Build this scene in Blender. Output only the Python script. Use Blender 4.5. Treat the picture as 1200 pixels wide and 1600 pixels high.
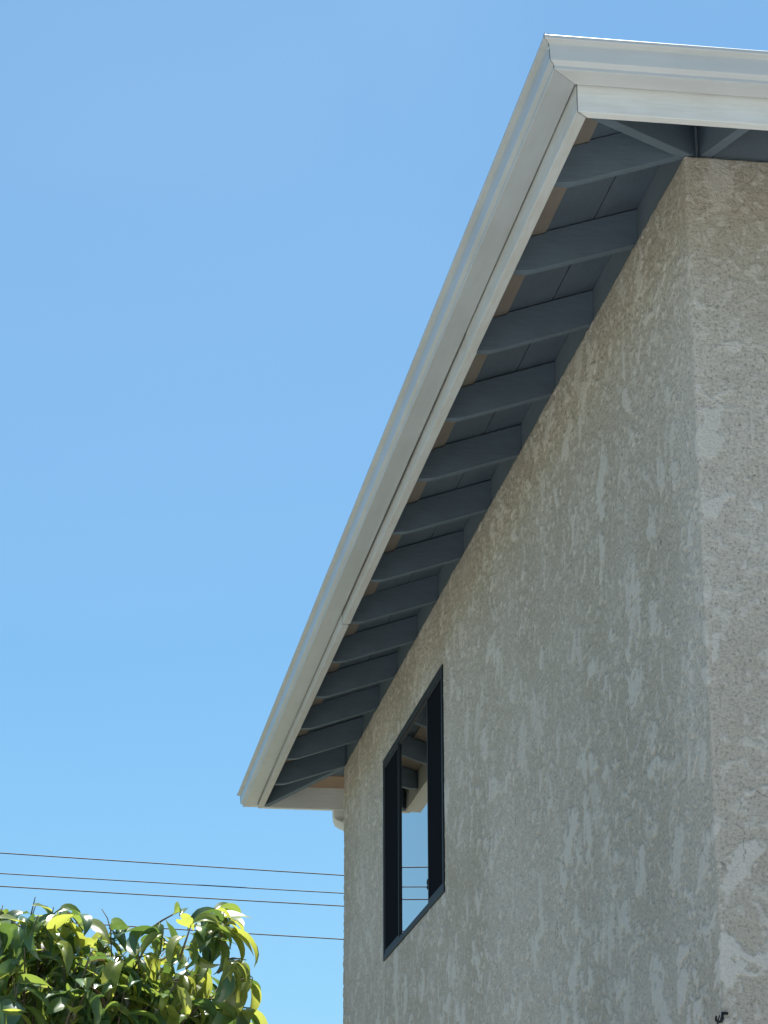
import bpy, math, random
import numpy as np
from mathutils import Vector, Matrix

for o_ in list(bpy.data.objects):
    bpy.data.objects.remove(o_)
scene = bpy.context.scene
COL = scene.collection
rng = np.random.default_rng(7)
random.seed(7)

# ------------------------------------------------------------------ camera
PIT, YAW, ROL = 0.34189, 0.14867, -0.0016
CAM = Vector((-2.1092, -7.3761, 1.6))
FW = Vector((math.sin(YAW) * math.cos(PIT), math.cos(YAW) * math.cos(PIT), math.sin(PIT)))
_rt = Vector((math.cos(YAW), -math.sin(YAW), 0))
_up = _rt.cross(FW)
RT = math.cos(ROL) * _rt + math.sin(ROL) * _up
UP = -math.sin(ROL) * _rt + math.cos(ROL) * _up
FPX = 4019.24                      # focal length in pixels of the 1200x1600 photograph
cd = bpy.data.cameras.new('camera')
cam = bpy.data.objects.new('camera', cd)
COL.objects.link(cam)
cd.sensor_fit = 'VERTICAL'
cd.sensor_height = 36.0
cd.lens = FPX / 1600 * 36.0
cd.clip_start = 0.1
cd.clip_end = 6000
m = Matrix((RT, UP, -FW)).transposed().to_4x4()
m.translation = CAM
cam.matrix_world = m
scene.camera = cam
scene.render.resolution_x = 768
scene.render.resolution_y = 1024

# ------------------------------------------------------------------ sky, sun, exposure
SUN_EL, SUN_AZ = math.radians(71), math.radians(20)      # azimuth from +Y towards +X
w = bpy.data.worlds.new('World')
scene.world = w
w.use_nodes = True
wn = w.node_tree
wn.nodes.clear()
wo = wn.nodes.new('ShaderNodeOutputWorld')
bg = wn.nodes.new('ShaderNodeBackground')
sk = wn.nodes.new('ShaderNodeTexSky')
sk.sky_type = 'NISHITA'
sk.sun_disc = False
sk.sun_elevation = SUN_EL
sk.sun_rotation = SUN_AZ
sk.altitude = 50
sk.air_density = 1.0
sk.dust_density = 1.5
sk.ozone_density = 1.0
bg.inputs['Strength'].default_value = 0.0635
tn = wn.nodes.new('ShaderNodeMix')          # white balance of the sky: a clear, slightly cyan blue
tn.data_type = 'RGBA'
tn.blend_type = 'MULTIPLY'
tn.inputs[0].default_value = 1.0
tn.inputs[7].default_value = (0.535, 0.855, 0.985, 1)
wn.links.new(sk.outputs[0], tn.inputs[6])
tcw = wn.nodes.new('ShaderNodeTexCoord')
hz = wn.nodes.new('ShaderNodeTexNoise')      # very thin high cloud over the whole dome
hz.inputs['Scale'].default_value = 3.2
hz.inputs['Detail'].default_value = 5
hz.inputs['Roughness'].default_value = 0.55
hz.inputs['Distortion'].default_value = 0.8
wn.links.new(tcw.outputs['Generated'], hz.inputs['Vector'])
hr = wn.nodes.new('ShaderNodeMapRange')
hr.inputs['From Min'].default_value = 0.42
hr.inputs['From Max'].default_value = 0.75
hr.inputs['To Min'].default_value = 0.0
hr.inputs['To Max'].default_value = 0.06
wn.links.new(hz.outputs['Fac'], hr.inputs['Value'])
tm = wn.nodes.new('ShaderNodeMix')
tm.data_type = 'RGBA'
wn.links.new(hr.outputs[0], tm.inputs[0])
wn.links.new(tn.outputs[2], tm.inputs[6])
tm.inputs[7].default_value = (5.6, 6.9, 7.6, 1)
wn.links.new(tm.outputs[2], bg.inputs['Color'])
wn.links.new(bg.outputs[0], wo.inputs['Surface'])
sl = bpy.data.lights.new('sun', 'SUN')
sl.energy = 4.8
sl.angle = math.radians(0.53)
sl.color = (1.0, 0.975, 0.94)
so = bpy.data.objects.new('sun', sl)
COL.objects.link(so)
sd = Vector((math.sin(SUN_AZ) * math.cos(SUN_EL), math.cos(SUN_AZ) * math.cos(SUN_EL), math.sin(SUN_EL)))
so.rotation_euler = sd.to_track_quat('Z', 'Y').to_euler()
so.location = (0, 0, 30)
vs = scene.view_settings
vs.view_transform = 'Standard'
vs.look = 'None'
vs.exposure = 1.3
vs.gamma = 1.0
vs.use_curve_mapping = False


# ------------------------------------------------------------------ helpers
def link(o, parent=None):
    COL.objects.link(o)
    if parent is not None:
        o.parent = parent
    return o


def mesh_obj(name, verts, faces, mat, parent=None, smooth=False, loc=None):
    me = bpy.data.meshes.new(name)
    me.from_pydata([tuple(v) for v in verts], [], faces)
    me.update()
    if isinstance(mat, (list, tuple)):
        for q in mat:
            me.materials.append(q)
    elif mat:
        me.materials.append(mat)
    if smooth:
        me.polygons.foreach_set('use_smooth', [True] * len(me.polygons))
    o = bpy.data.objects.new(name, me)
    return link(o, parent)


def empty(name, loc, label, cat, group=None):
    o = bpy.data.objects.new(name, None)
    o.location = loc
    o['label'] = label
    o['category'] = cat
    if group:
        o['group'] = group
    return link(o)


def box(v, f, a, b, bev=0.0):
    """box a..b, optionally with chamfered long edges"""
    n = len(v)
    x0, y0, z0 = a
    x1, y1, z1 = b
    v += [(x0, y0, z0), (x1, y0, z0), (x1, y1, z0), (x0, y1, z0), (x0, y0, z1), (x1, y0, z1), (x1, y1, z1), (x0, y1, z1)]
    f += [(n, n + 3, n + 2, n + 1), (n + 4, n + 5, n + 6, n + 7), (n, n + 1, n + 5, n + 4), (n + 1, n + 2, n + 6, n + 5),
          (n + 2, n + 3, n + 7, n + 6), (n + 3, n, n + 4, n + 7)]


def box_obj(name, a, b, mat, parent=None, bev=0.0):
    v, f = [], []
    box(v, f, a, b)
    o = mesh_obj(name, v, f, mat, parent)
    if bev:
        bv = o.modifiers.new('bevel', 'BEVEL')
        bv.width = bev
        bv.segments = 2
    return o


def prism(name, poly, axis, t0, t1, mat, parent=None, bev=0.0):
    """extrude a 2-D polygon (list of (p, z)) along an axis ('x' or 'y') from t0 to t1"""
    n = len(poly)
    mk = (lambda p, z, t: (p, t, z)) if axis == 'y' else (lambda p, z, t: (t, p, z))
    v = [mk(p, z, t0) for p, z in poly] + [mk(p, z, t1) for p, z in poly]
    f = [tuple(range(n)), tuple(range(2 * n - 1, n - 1, -1))]
    for i in range(n):
        j = (i + 1) % n
        f.append((i, i + n, j + n, j))
    o = mesh_obj(name, v, f, mat, parent)
    fix_normals(o)
    if bev:
        b = o.modifiers.new('bevel', 'BEVEL')
        b.width = bev
        b.segments = 2
        b.limit_method = 'ANGLE'
    return o


def fix_normals(o):
    import bmesh
    bm = bmesh.new()
    bm.from_mesh(o.data)
    bmesh.ops.recalc_face_normals(bm, faces=bm.faces)
    bm.to_mesh(o.data)
    bm.free()


def tube(v, f, pts, radii, sides=8):
    pts = [Vector(p) for p in pts]
    n0 = len(v)
    up = Vector((0.123, 0.31, 0.94)).normalized()
    for i, p in enumerate(pts):
        d = (pts[min(i + 1, len(pts) - 1)] - pts[max(i - 1, 0)]).normalized()
        a = d.cross(up)
        if a.length < 1e-3:
            a = d.cross(Vector((1, 0, 0)))
        a.normalize()
        b = d.cross(a)
        for k in range(sides):
            t = 2 * math.pi * k / sides
            v.append(tuple(p + radii[i] * (math.cos(t) * a + math.sin(t) * b)))
    for i in range(len(pts) - 1):
        for k in range(sides):
            k2 = (k + 1) % sides
            f.append((n0 + i * sides + k, n0 + i * sides + k2, n0 + (i + 1) * sides + k2, n0 + (i + 1) * sides + k))
    f.append(tuple(n0 + k for k in range(sides))[::-1])
    e = n0 + (len(pts) - 1) * sides
    f.append(tuple(e + k for k in range(sides)))


# --- numpy gradient-ish value noise
def _hash(ix, iy, seed):
    h = (ix.astype(np.int64) * 374761393 + iy.astype(np.int64) * 668265263 + seed * 144269) & 0xffffffff
    h = ((h ^ (h >> 13)) * 1274126177) & 0xffffffff
    h = (h ^ (h >> 16)) & 0xffff
    return h.astype(np.float32) / 65535.0


def vnoise(x, y, seed=0):
    xi = np.floor(x)
    yi = np.floor(y)
    fx = x - xi
    fy = y - yi
    fx = fx * fx * (3 - 2 * fx)
    fy = fy * fy * (3 - 2 * fy)
    a = _hash(xi, yi, seed)
    b = _hash(xi + 1, yi, seed)
    c = _hash(xi, yi + 1, seed)
    d = _hash(xi + 1, yi + 1, seed)
    return (a * (1 - fx) + b * fx) * (1 - fy) + (c * (1 - fx) + d * fx) * fy


def fbm(x, y, octv, seed=0, gain=0.5, rot=True):
    s = np.zeros_like(x)
    amp, tot = 1.0, 0.0
    for k in range(octv):
        s += amp * vnoise(x, y, seed + k * 17)
        tot += amp
        amp *= gain
        x, y = (x * 1.6 - y * 1.2 + 3.7, x * 1.2 + y * 1.6 - 1.3)
    return s / tot


def sstep(a, b, x):
    t = np.clip((x - a) / (b - a), 0, 1)
    return t * t * (3 - 2 * t)


# ------------------------------------------------------------------ materials
def mat_new(name):
    mt = bpy.data.materials.new(name)
    mt.use_nodes = True
    nt = mt.node_tree
    return mt, nt, nt.nodes['Principled BSDF']


def nd(nt, t, **kw):
    n = nt.nodes.new(t)
    for k, val in kw.items():
        if k in n.inputs.keys():
            n.inputs[k].default_value = val
        else:
            setattr(n, k, val)
    return n


def ramp(nt, fac, stops):
    r = nt.nodes.new('ShaderNodeValToRGB')
    els = r.color_ramp.elements
    while len(els) < len(stops):
        els.new(0.5)
    for e, (p, c) in zip(els, stops):
        e.position = p
        e.color = (c[0], c[1], c[2], 1) if isinstance(c, (tuple, list)) else (c, c, c, 1)
    nt.links.new(fac, r.inputs[0])
    return r.outputs[0]


def mixc(nt, fac, a, b, mode='MIX'):
    n = nt.nodes.new('ShaderNodeMix')
    n.data_type = 'RGBA'
    n.blend_type = mode
    for i, val in ((0, fac), (6, a), (7, b)):
        if isinstance(val, (int, float)):
            n.inputs[i].default_value = val
        elif isinstance(val, (tuple, list)):
            n.inputs[i].default_value = (val[0], val[1], val[2], 1)
        else:
            nt.links.new(val, n.inputs[i])
    return n.outputs[2]


def objco(nt, scale=(1, 1, 1)):
    tc = nt.nodes.new('ShaderNodeTexCoord')
    mp = nt.nodes.new('ShaderNodeMapping')
    mp.inputs['Scale'].default_value = scale
    nt.links.new(tc.outputs['Object'], mp.inputs['Vector'])
    return mp.outputs[0]


def noise(nt, vec, scale, detail=4, rough=0.55, dist=0.0):
    n = nd(nt, 'ShaderNodeTexNoise', Scale=scale, Detail=detail, Roughness=rough, Distortion=dist)
    nt.links.new(vec, n.inputs['Vector'])
    return n.outputs['Fac']


def bump(nt, h, strength, dist, bs):
    b = nd(nt, 'ShaderNodeBump', Strength=strength, Distance=dist)
    nt.links.new(h, b.inputs['Height'])
    nt.links.new(b.outputs[0], bs.inputs['Normal'])


def paint(name, c, rough=0.6, dirt=0.25, dirtc=None, grain=(1, 1, 1), bs_=0.3, spec=0.3, gscale=30, wear=None):
    mt, nt, bs = mat_new(name)
    co = objco(nt)
    cg = objco(nt, grain)
    n1 = noise(nt, co, 3.0, 6, 0.6)
    n2 = noise(nt, cg, gscale, 5, 0.6)
    dc = dirtc or tuple(x * 0.6 for x in c)
    f1 = ramp(nt, n1, [(0.38, 0.0), (0.72, dirt)])
    col = mixc(nt, f1, c, dc)
    f2 = ramp(nt, n2, [(0.4, 0.0), (0.75, dirt * 0.8)])
    col = mixc(nt, f2, col, dc)
    if wear:
        n3 = noise(nt, co, 14, 8, 0.7, 0.6)
        col = mixc(nt, ramp(nt, n3, [(0.68, 0.0), (0.74, 1.0)]), col, wear)
    nt.links.new(col, bs.inputs['Base Color'])
    bs.inputs['Roughness'].default_value = rough
    bs.inputs['Specular IOR Level'].default_value = spec
    bump(nt, n2, bs_, 0.002, bs)
    return mt


M = {}
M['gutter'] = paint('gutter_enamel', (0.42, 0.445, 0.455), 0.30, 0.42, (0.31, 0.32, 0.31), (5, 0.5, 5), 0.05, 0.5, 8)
M['gutter_near'] = paint('gutter_enamel_crosswise', (0.54, 0.55, 0.545), 0.30, 0.3, (0.37, 0.37, 0.35), (0.5, 5, 5), 0.05, 0.5, 8)  # same enamel, lightened so the colour holds the near run's brighter light
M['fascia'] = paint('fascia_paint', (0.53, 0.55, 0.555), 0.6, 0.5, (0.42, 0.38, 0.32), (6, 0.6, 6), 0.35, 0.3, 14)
M['fascia_near'] = paint('fascia_paint_crosswise', (0.70, 0.71, 0.70), 0.6, 0.3, (0.44, 0.40, 0.34), (0.6, 6, 6), 0.35, 0.3, 14)  # same paint, near board's stronger light put into a paler colour
SL = (0.118, 0.158, 0.196)
M['rafter'] = paint('slate_paint_rafter', SL, 0.62, 0.35, (0.060, 0.080, 0.098), (1, 8, 8), 0.5, 0.3, 12, wear=(0.11, 0.14, 0.165))
M['rafter_x'] = paint('slate_paint_crosswise', SL, 0.62, 0.35, (0.060, 0.080, 0.098), (8, 1, 8), 0.5, 0.3, 12)
M['block'] = paint('slate_paint_block', (0.14, 0.178, 0.205), 0.65, 0.4, (0.095, 0.115, 0.13), (8, 1, 8), 0.5, 0.3, 12)
M['deck'] = paint('slate_paint_deck', (0.108, 0.143, 0.178), 0.7, 0.35, (0.058, 0.074, 0.088), (8, 1, 8), 0.6, 0.3, 12, wear=(0.11, 0.135, 0.155))
M['bare'] = paint('bare_sheathing', (0.27, 0.235, 0.20), 0.75, 0.5, (0.19, 0.155, 0.125), (10, 1, 10), 0.4, 0.2, 10)
M['bare_x'] = paint('bare_sheathing_crosswise', (0.34, 0.245, 0.18), 0.75, 0.5, (0.24, 0.16, 0.11), (1, 10, 10), 0.4, 0.2, 10)
M['seam'] = paint('sealant', (0.12, 0.12, 0.11), 0.7, 0.3)
M['bronze'] = paint('bronze_anodised', (0.012, 0.014, 0.017), 0.6, 0.2, (0.022, 0.022, 0.022), (4, 4, 1), 0.05, 0.22)
M['screen'] = paint('insect_screen', (0.012, 0.015, 0.019), 1.0, 0.2, (0.018, 0.02, 0.022), (1, 1, 1), 0.1, 0.0, 400)
M['black'] = paint('black_iron', (0.015, 0.015, 0.016), 0.5, 0.2)
M['wire'] = paint('wire_jacket', (0.03, 0.03, 0.032), 0.6, 0.2)
M['room'] = paint('room_plaster', (0.25, 0.24, 0.22), 0.9, 0.2)
M['shingle'] = paint('roof_shingle', (0.16, 0.14, 0.13), 0.9, 0.5, None, (1, 1, 1), 1.0, 0.2, 40)
M['pole'] = paint('pole_timber', (0.16, 0.11, 0.075), 0.85, 0.5, None, (12, 12, 1), 0.8, 0.2, 8)
M['bark'] = paint('bark', (0.20, 0.17, 0.14), 0.85, 0.5, (0.1, 0.08, 0.06), (6, 6, 2), 1.0, 0.2, 10)
M['twig'] = paint('twig_bark', (0.14, 0.11, 0.075), 0.8, 0.4)
M['rivet'] = paint('rivet_metal', (0.7, 0.7, 0.7), 0.3, 0.1)
M['white'] = paint('downspout_enamel', (0.72, 0.72, 0.69), 0.4, 0.15, (0.5, 0.47, 0.42), (4, 4, 1), 0.05, 0.5, 8)


def stucco_mat():
    mt, nt, bs = mat_new('stucco')
    co = objco(nt)
    at = nt.nodes.new('ShaderNodeAttribute')
    at.attribute_name = 'patch'
    big = noise(nt, co, 0.9, 5, 0.6, 0.4)
    mid = noise(nt, co, 7.0, 6, 0.65, 0.6)
    fine = noise(nt, co, 95.0, 5, 0.7, 0.2)
    grit = noise(nt, co, 330.0, 3, 0.6)
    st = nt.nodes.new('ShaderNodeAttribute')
    st.attribute_name = 'grime_shade'
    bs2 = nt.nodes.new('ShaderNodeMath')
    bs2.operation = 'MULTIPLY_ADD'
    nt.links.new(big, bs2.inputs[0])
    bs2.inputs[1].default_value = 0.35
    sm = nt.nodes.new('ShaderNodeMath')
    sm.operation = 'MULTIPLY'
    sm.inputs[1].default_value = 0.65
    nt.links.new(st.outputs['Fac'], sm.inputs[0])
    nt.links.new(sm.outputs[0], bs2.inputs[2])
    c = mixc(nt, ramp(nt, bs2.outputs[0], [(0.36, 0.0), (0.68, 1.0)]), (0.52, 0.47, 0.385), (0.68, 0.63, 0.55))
    c = mixc(nt, ramp(nt, mid, [(0.42, 0.0), (0.75, 0.35)]), c, (0.49, 0.42, 0.33))
    pk = nd(nt, 'ShaderNodeMath', operation='MULTIPLY')
    pk.inputs[1].default_value = 0.74
    nt.links.new(at.outputs['Fac'], pk.inputs[0])
    c = mixc(nt, ramp(nt, fine, [(0.30, 0.95), (0.50, 0.0)]), c, (0.27, 0.24, 0.195))
    c = mixc(nt, ramp(nt, noise(nt, co, 46, 4, 0.6, 0.4), [(0.62, 0.0), (0.72, 0.5)]), c, (0.64, 0.615, 0.57))
    c = mixc(nt, ramp(nt, noise(nt, co, 38, 3, 0.55, 0.5), [(0.28, 0.45), (0.40, 0.0)]), c, (0.26, 0.23, 0.185))
    c = mixc(nt, pk.outputs[0], c, (0.76, 0.72, 0.655))
    # hairline cracks: edges of large warped cells, only where a mask lets them through
    wv = nt.nodes.new('ShaderNodeTexNoise')
    wv.inputs['Scale'].default_value = 9
    wv.inputs['Detail'].default_value = 5
    nt.links.new(co, wv.inputs['Vector'])
    add = nt.nodes.new('ShaderNodeVectorMath')
    add.operation = 'MULTIPLY_ADD'
    nt.links.new(wv.outputs['Color'], add.inputs[0])
    add.inputs[1].default_value = (0.16, 0.16, 0.16)
    nt.links.new(co, add.inputs[2])
    vo = nd(nt, 'ShaderNodeTexVoronoi', feature='DISTANCE_TO_EDGE', Scale=4.2)
    nt.links.new(add.outputs[0], vo.inputs['Vector'])
    ck = ramp(nt, vo.outputs['Distance'], [(0.003, 1.0), (0.008, 0.0)])
    msk = ramp(nt, noise(nt, co, 2.6, 3, 0.5), [(0.56, 0.0), (0.64, 0.55)])
    ckm = nt.nodes.new('ShaderNodeMath')
    ckm.operation = 'MULTIPLY'
    nt.links.new(ck, ckm.inputs[0])
    nt.links.new(msk, ckm.inputs[1])
    c = mixc(nt, ckm.outputs[0], c, (0.10, 0.09, 0.075))
    nt.links.new(c, bs.inputs['Base Color'])
    bs.inputs['Roughness'].default_value = 0.92
    bs.inputs['Specular IOR Level'].default_value = 0.15
    h = nt.nodes.new('ShaderNodeMath')
    h.operation = 'ADD'
    nt.links.new(fine, h.inputs[0])
    hg = nt.nodes.new('ShaderNodeMath')
    hg.operation = 'MULTIPLY'
    hg.inputs[1].default_value = 0.5
    nt.links.new(grit, hg.inputs[0])
    nt.links.new(hg.outputs[0], h.inputs[1])
    bump(nt, h.outputs[0], 1.0, 0.009, bs)
    return mt


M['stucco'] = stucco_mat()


def glass_mat():
    mt, nt, bs = mat_new('window_glass')
    nt.nodes.remove(bs)
    out = nt.nodes['Material Output']
    fr = nd(nt, 'ShaderNodeFresnel', IOR=1.5)
    # double glazing: four surfaces, 4F / (1 + 3F)
    a = nd(nt, 'ShaderNodeMath', operation='MULTIPLY')
    a.inputs[1].default_value = 4
    b = nd(nt, 'ShaderNodeMath', operation='MULTIPLY_ADD')
    b.inputs[1].default_value = 3
    b.inputs[2].default_value = 1
    d = nd(nt, 'ShaderNodeMath', operation='DIVIDE')
    nt.links.new(fr.outputs[0], a.inputs[0])
    nt.links.new(fr.outputs[0], b.inputs[0])
    nt.links.new(a.outputs[0], d.inputs[0])
    nt.links.new(b.outputs[0], d.inputs[1])
    tr = nd(nt, 'ShaderNodeBsdfTransparent')
    tr.inputs[0].default_value = (0.45, 0.48, 0.48, 1)
    gl = nd(nt, 'ShaderNodeBsdfGlossy')
    gl.inputs['Roughness'].default_value = 0.004
    gl.inputs['Color'].default_value = (0.95, 0.92, 0.88, 1)
    mx = nd(nt, 'ShaderNodeMixShader')
    nt.links.new(d.outputs[0], mx.inputs[0])
    nt.links.new(tr.outputs[0], mx.inputs[1])
    nt.links.new(gl.outputs[0], mx.inputs[2])
    nt.links.new(mx.outputs[0], out.inputs['Surface'])
    return mt


M['glass'] = glass_mat()


def ground_mat(name, c1, c2, sc):
    mt, nt, bs = mat_new(name)
    co = objco(nt)
    n = noise(nt, co, sc, 8, 0.65)
    c = mixc(nt, ramp(nt, n, [(0.35, 0.0), (0.7, 1.0)]), c1, c2)
    nt.links.new(c, bs.inputs['Base Color'])
    bs.inputs['Roughness'].default_value = 0.95
    bump(nt, n, 0.4, 0.01, bs)
    return mt


M['ground'] = ground_mat('dry_soil_and_lawn', (0.14, 0.13, 0.105), (0.085, 0.10, 0.055), 0.6)
M['concrete'] = ground_mat('concrete', (0.45, 0.45, 0.44), (0.38, 0.38, 0.37), 2.0)


def leaf_mat(name, c, tc, tw, rough):
    mt, nt, bs = mat_new(name)
    co = objco(nt)
    n = noise(nt, co, 9, 3, 0.5)
    oi = nt.nodes.new('ShaderNodeObjectInfo')
    col = mixc(nt, n, tuple(x * 0.75 for x in c), tuple(min(1, x * 1.3) for x in c))
    hs = nt.nodes.new('ShaderNodeHueSaturation')
    mr = nd(nt, 'ShaderNodeMapRange')
    mr.inputs['To Min'].default_value = 0.75
    mr.inputs['To Max'].default_value = 1.3
    nt.links.new(oi.outputs['Random'], mr.inputs['Value'])
    nt.links.new(mr.outputs[0], hs.inputs['Value'])
    nt.links.new(col, hs.inputs['Color'])
    nt.links.new(hs.outputs[0], bs.inputs['Base Color'])
    bs.inputs['Roughness'].default_value = rough
    bs.inputs['Specular IOR Level'].default_value = 0.75
    tr = nd(nt, 'ShaderNodeBsdfTranslucent')
    tr.inputs['Color'].default_value = (*tc, 1)
    mx = nd(nt, 'ShaderNodeMixShader')
    mx.inputs[0].default_value = tw
    nt.links.new(bs.outputs[0], mx.inputs[1])
    nt.links.new(tr.outputs[0], mx.inputs[2])
    nt.links.new(mx.outputs[0], nt.nodes['Material Output'].inputs['Surface'])
    return mt


LEAFM = [leaf_mat('leaf_deep', (0.052, 0.105, 0.040), (0.17, 0.28, 0.05), 0.28, 0.26),
         leaf_mat('leaf_mid', (0.090, 0.150, 0.040), (0.30, 0.40, 0.06), 0.38, 0.27),
         leaf_mat('leaf_young', (0.17, 0.21, 0.045), (0.48, 0.52, 0.08), 0.46, 0.3),
         leaf_mat('leaf_dry', (0.12, 0.085, 0.05), (0.16, 0.10, 0.05), 0.25, 0.6)]

# ------------------------------------------------------------------ ground
g = mesh_obj('ground', [(-2500, -2500, -0.004), (2500, -2500, -0.004), (2500, 2500, -0.004), (-2500, 2500, -0.004)], [(0, 1, 2, 3)], M['ground'])
g['kind'] = 'structure'
g = mesh_obj('bounce_driveway', [(-9, -16, 0.0), (3.5, -16, 0.0), (3.5, -1.6, 0.0), (-0.4, -1.6, 0.0), (-0.4, -1.0, 0.0), (-1.1, -1.0, 0.0), (-1.1, 4.0, 0.0), (-9, 4.0, 0.0)], [(0, 1, 2, 3, 4, 5, 6, 7)], M['concrete'])  # out of view; outline shaped to set the light bounced onto walls and gutters
g['kind'] = 'structure'

# ------------------------------------------------------------------ house
ZT = 5.552                     # top of the stucco
LW = 8.438                     # length of the long wall (runs along +Y at x = 0)
XW = 8.0                       # house depth along +X
XI, YN, YF = -0.4547, -0.5309, 8.930   # inner faces of the long, near and far fascia
TF = 0.0373
ZFB = 5.376                    # fascia bottom
ZD0 = 5.688                    # underside of the deck above the wall line
SLP = 0.34
ZDE = ZD0 + SLP * XI           # deck underside at the fascia
SN = (ZD0 - ZDE) / (-YN)
SF = (ZD0 - ZDE) / (YF - LW)
RS = 0.7034                    # rafter spacing
WY0, WY1, WZ0, WZ1 = 4.742, 6.708, 4.040, 5.160   # window

house = empty('stucco_house', (0, 0, 0), 'beige stucco house with dark rafter eaves, pale gutters and a dark framed window', 'house')

# ---- stucco skin wrapping the near corner, the long wall and the far corner
RC = 0.013


def cols():
    s = []
    x = 0.0
    right = []
    step = 0.0045
    while x < 1.1:
        right.append(x)
        if x > 0.45:
            step *= 1.06
        x += step
    right += [1.3, 2, 4, XW]
    for x in reversed(right):
        s.append(-(x + RC))
    for k in range(1, 6):
        s.append(-RC + 2 * RC * k / 6)
    y = 0.0
    left = []
    while y < LW - 2 * RC:
        left.append(y)
        y += 0.0065 * ((y + 7.4) / 7.4) ** 1.7
    left = sorted(set([round(a, 5) for a in left if min(abs(a + RC - WY0), abs(a + RC - WY1)) > 0.004] + [WY0 - RC, WY1 - RC, LW - 2 * RC]))
    s += [RC + a for a in left]
    for k in range(1, 5):
        s.append(LW - RC + 2 * RC * k / 5)
    s += [LW + RC + a for a in (0, 0.05, 0.2, 1.0, 4.0, XW)]
    return np.array(s)


def rows():
    z = [0.0, 0.6, 1.2, 1.8, 2.2, 2.4]
    q = 2.5
    while q < ZT - 0.003:
        z.append(q)
        q += 0.005
    z = [a for a in z if min(abs(a - WZ0), abs(a - WZ1)) > 0.002] + [WZ0, WZ1, ZT]
    return np.array(sorted(z))


SC, ZR = cols(), rows()
S2, Z2 = np.meshgrid(SC, ZR, indexing='ij')
# plan position and outward normal
px = np.zeros_like(SC)
py = np.zeros_like(SC)
nx = np.zeros_like(SC)
ny = np.zeros_like(SC)
for i, s in enumerate(SC):
    if s <= -RC:
        px[i], py[i], nx[i], ny[i] = -s, 0.0, 0, -1
    elif s < RC:
        t = (s + RC) / (2 * RC) * math.pi / 2
        nx[i], ny[i] = -math.sin(t), -math.cos(t)
        px[i], py[i] = RC + RC * nx[i], RC + RC * ny[i]
    elif s <= LW - RC:
        px[i], py[i], nx[i], ny[i] = 0.0, s, -1, 0
    elif s < LW + RC:
        t = (s - LW + RC) / (2 * RC) * math.pi / 2
        nx[i], ny[i] = -math.cos(t), math.sin(t)
        px[i], py[i] = RC + RC * nx[i], LW - RC + RC * ny[i]
    else:
        px[i], py[i], nx[i], ny[i] = s - LW, LW, 0, 1
# trowelled relief: rough dash coat, with smeared smooth patches standing proud
wx = 0.09 * (fbm(S2 * 9, Z2 * 9, 3, 91) - 0.5)
wz = 0.09 * (fbm(S2 * 9, Z2 * 9, 3, 57) - 0.5)
A, B = S2 + wx, Z2 + wz
low = fbm(A * 6.5, B * 9.0, 4, 11, 0.55)
mid = fbm(A * 24, B * 28, 3, 23, 0.6)
zone = fbm(S2 * 1.1 + 5, Z2 * 1.1, 2, 41)
thr = 0.64 - 0.14 * (zone - 0.5)
patch = sstep(thr, thr + 0.012, 0.62 * low + 0.38 * mid)
# smears left by single passes of the trowel
jag = fbm(A * 30, B * 30, 3, 131, 0.6) - 0.5
jag2 = fbm(A * 11, B * 11, 2, 177, 0.6) - 0.5
for k in range(640):
    cs_, cz_ = random.uniform(-1.2, LW), random.uniform(2.5, ZT)
    ln_ = min(0.17, 0.034 * math.exp(random.gauss(0, 0.8)))
    wd_ = ln_ * random.uniform(0.22, 0.6)
    an_ = random.gauss(math.pi / 2, 0.6)
    i0, i1 = np.searchsorted(SC, cs_ - ln_ * 1.6), np.searchsorted(SC, cs_ + ln_ * 1.6)
    j0, j1 = np.searchsorted(ZR, cz_ - ln_ * 1.6), np.searchsorted(ZR, cz_ + ln_ * 1.6)
    if i1 - i0 < 2 or j1 - j0 < 2:
        continue
    ds, dz_ = S2[i0:i1, j0:j1] - cs_, Z2[i0:i1, j0:j1] - cz_
    a_ = (ds * math.cos(an_) + dz_ * math.sin(an_)) / ln_
    b_ = (-ds * math.sin(an_) + dz_ * math.cos(an_)) / wd_
    b_ = b_ + 0.8 * a_ * a_ * random.uniform(-1, 1)
    r_ = np.sqrt(a_ * a_ + b_ * b_) + 1.5 * jag[i0:i1, j0:j1] + 1.1 * jag2[i0:i1, j0:j1]
    patch[i0:i1, j0:j1] = np.maximum(patch[i0:i1, j0:j1], random.uniform(0.55, 1.0) * (1 - sstep(0.86, 0.94, r_)))
fl = fbm(A * 34, B * 38, 3, 71, 0.5)
fleck = sstep(0.625, 0.645, fl) * (1 - patch)
rough = fbm(A * 95, B * 95, 3, 33, 0.6)
ridge = 1 - np.abs(2 * fbm(A * 60, B * 66, 2, 65, 0.5) - 1)
hgt = 0.0080 * (rough - 0.5) + 0.0036 * (ridge - 0.75)
hgt = hgt * (1 - 0.8 * patch) + 0.0050 * patch + 0.0030 * fleck + 0.002 * (low - 0.5) + 0.006 * (fbm(S2 * 1.7, Z2 * 1.7, 2, 5) - 0.5)
hgt *= np.where(S2 < 0.0, 0.62, 1.0) * (0.45 + 0.55 * sstep(0.0, 0.06, np.abs(S2)))   # corner bead is floated smoother
top = sstep(ZT - 0.03, ZT, Z2)
hgt *= 1 - 0.75 * top
dw = np.maximum(np.maximum(WY0 - S2, S2 - WY1), np.maximum(WZ0 - Z2, Z2 - WZ1))     # stucco is struck off flat against the window
hgt *= 0.15 + 0.85 * sstep(0.005, 0.05, dw)
VX = px[:, None] + nx[:, None] * hgt
VY = py[:, None] + ny[:, None] * hgt
VZ = Z2.copy()
VZ[:, -1] += 0.012 * (fbm(S2[:, -1] * 11, S2[:, -1] * 0 + 2, 4, 3) - 0.45)
nc, nr = S2.shape
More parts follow.
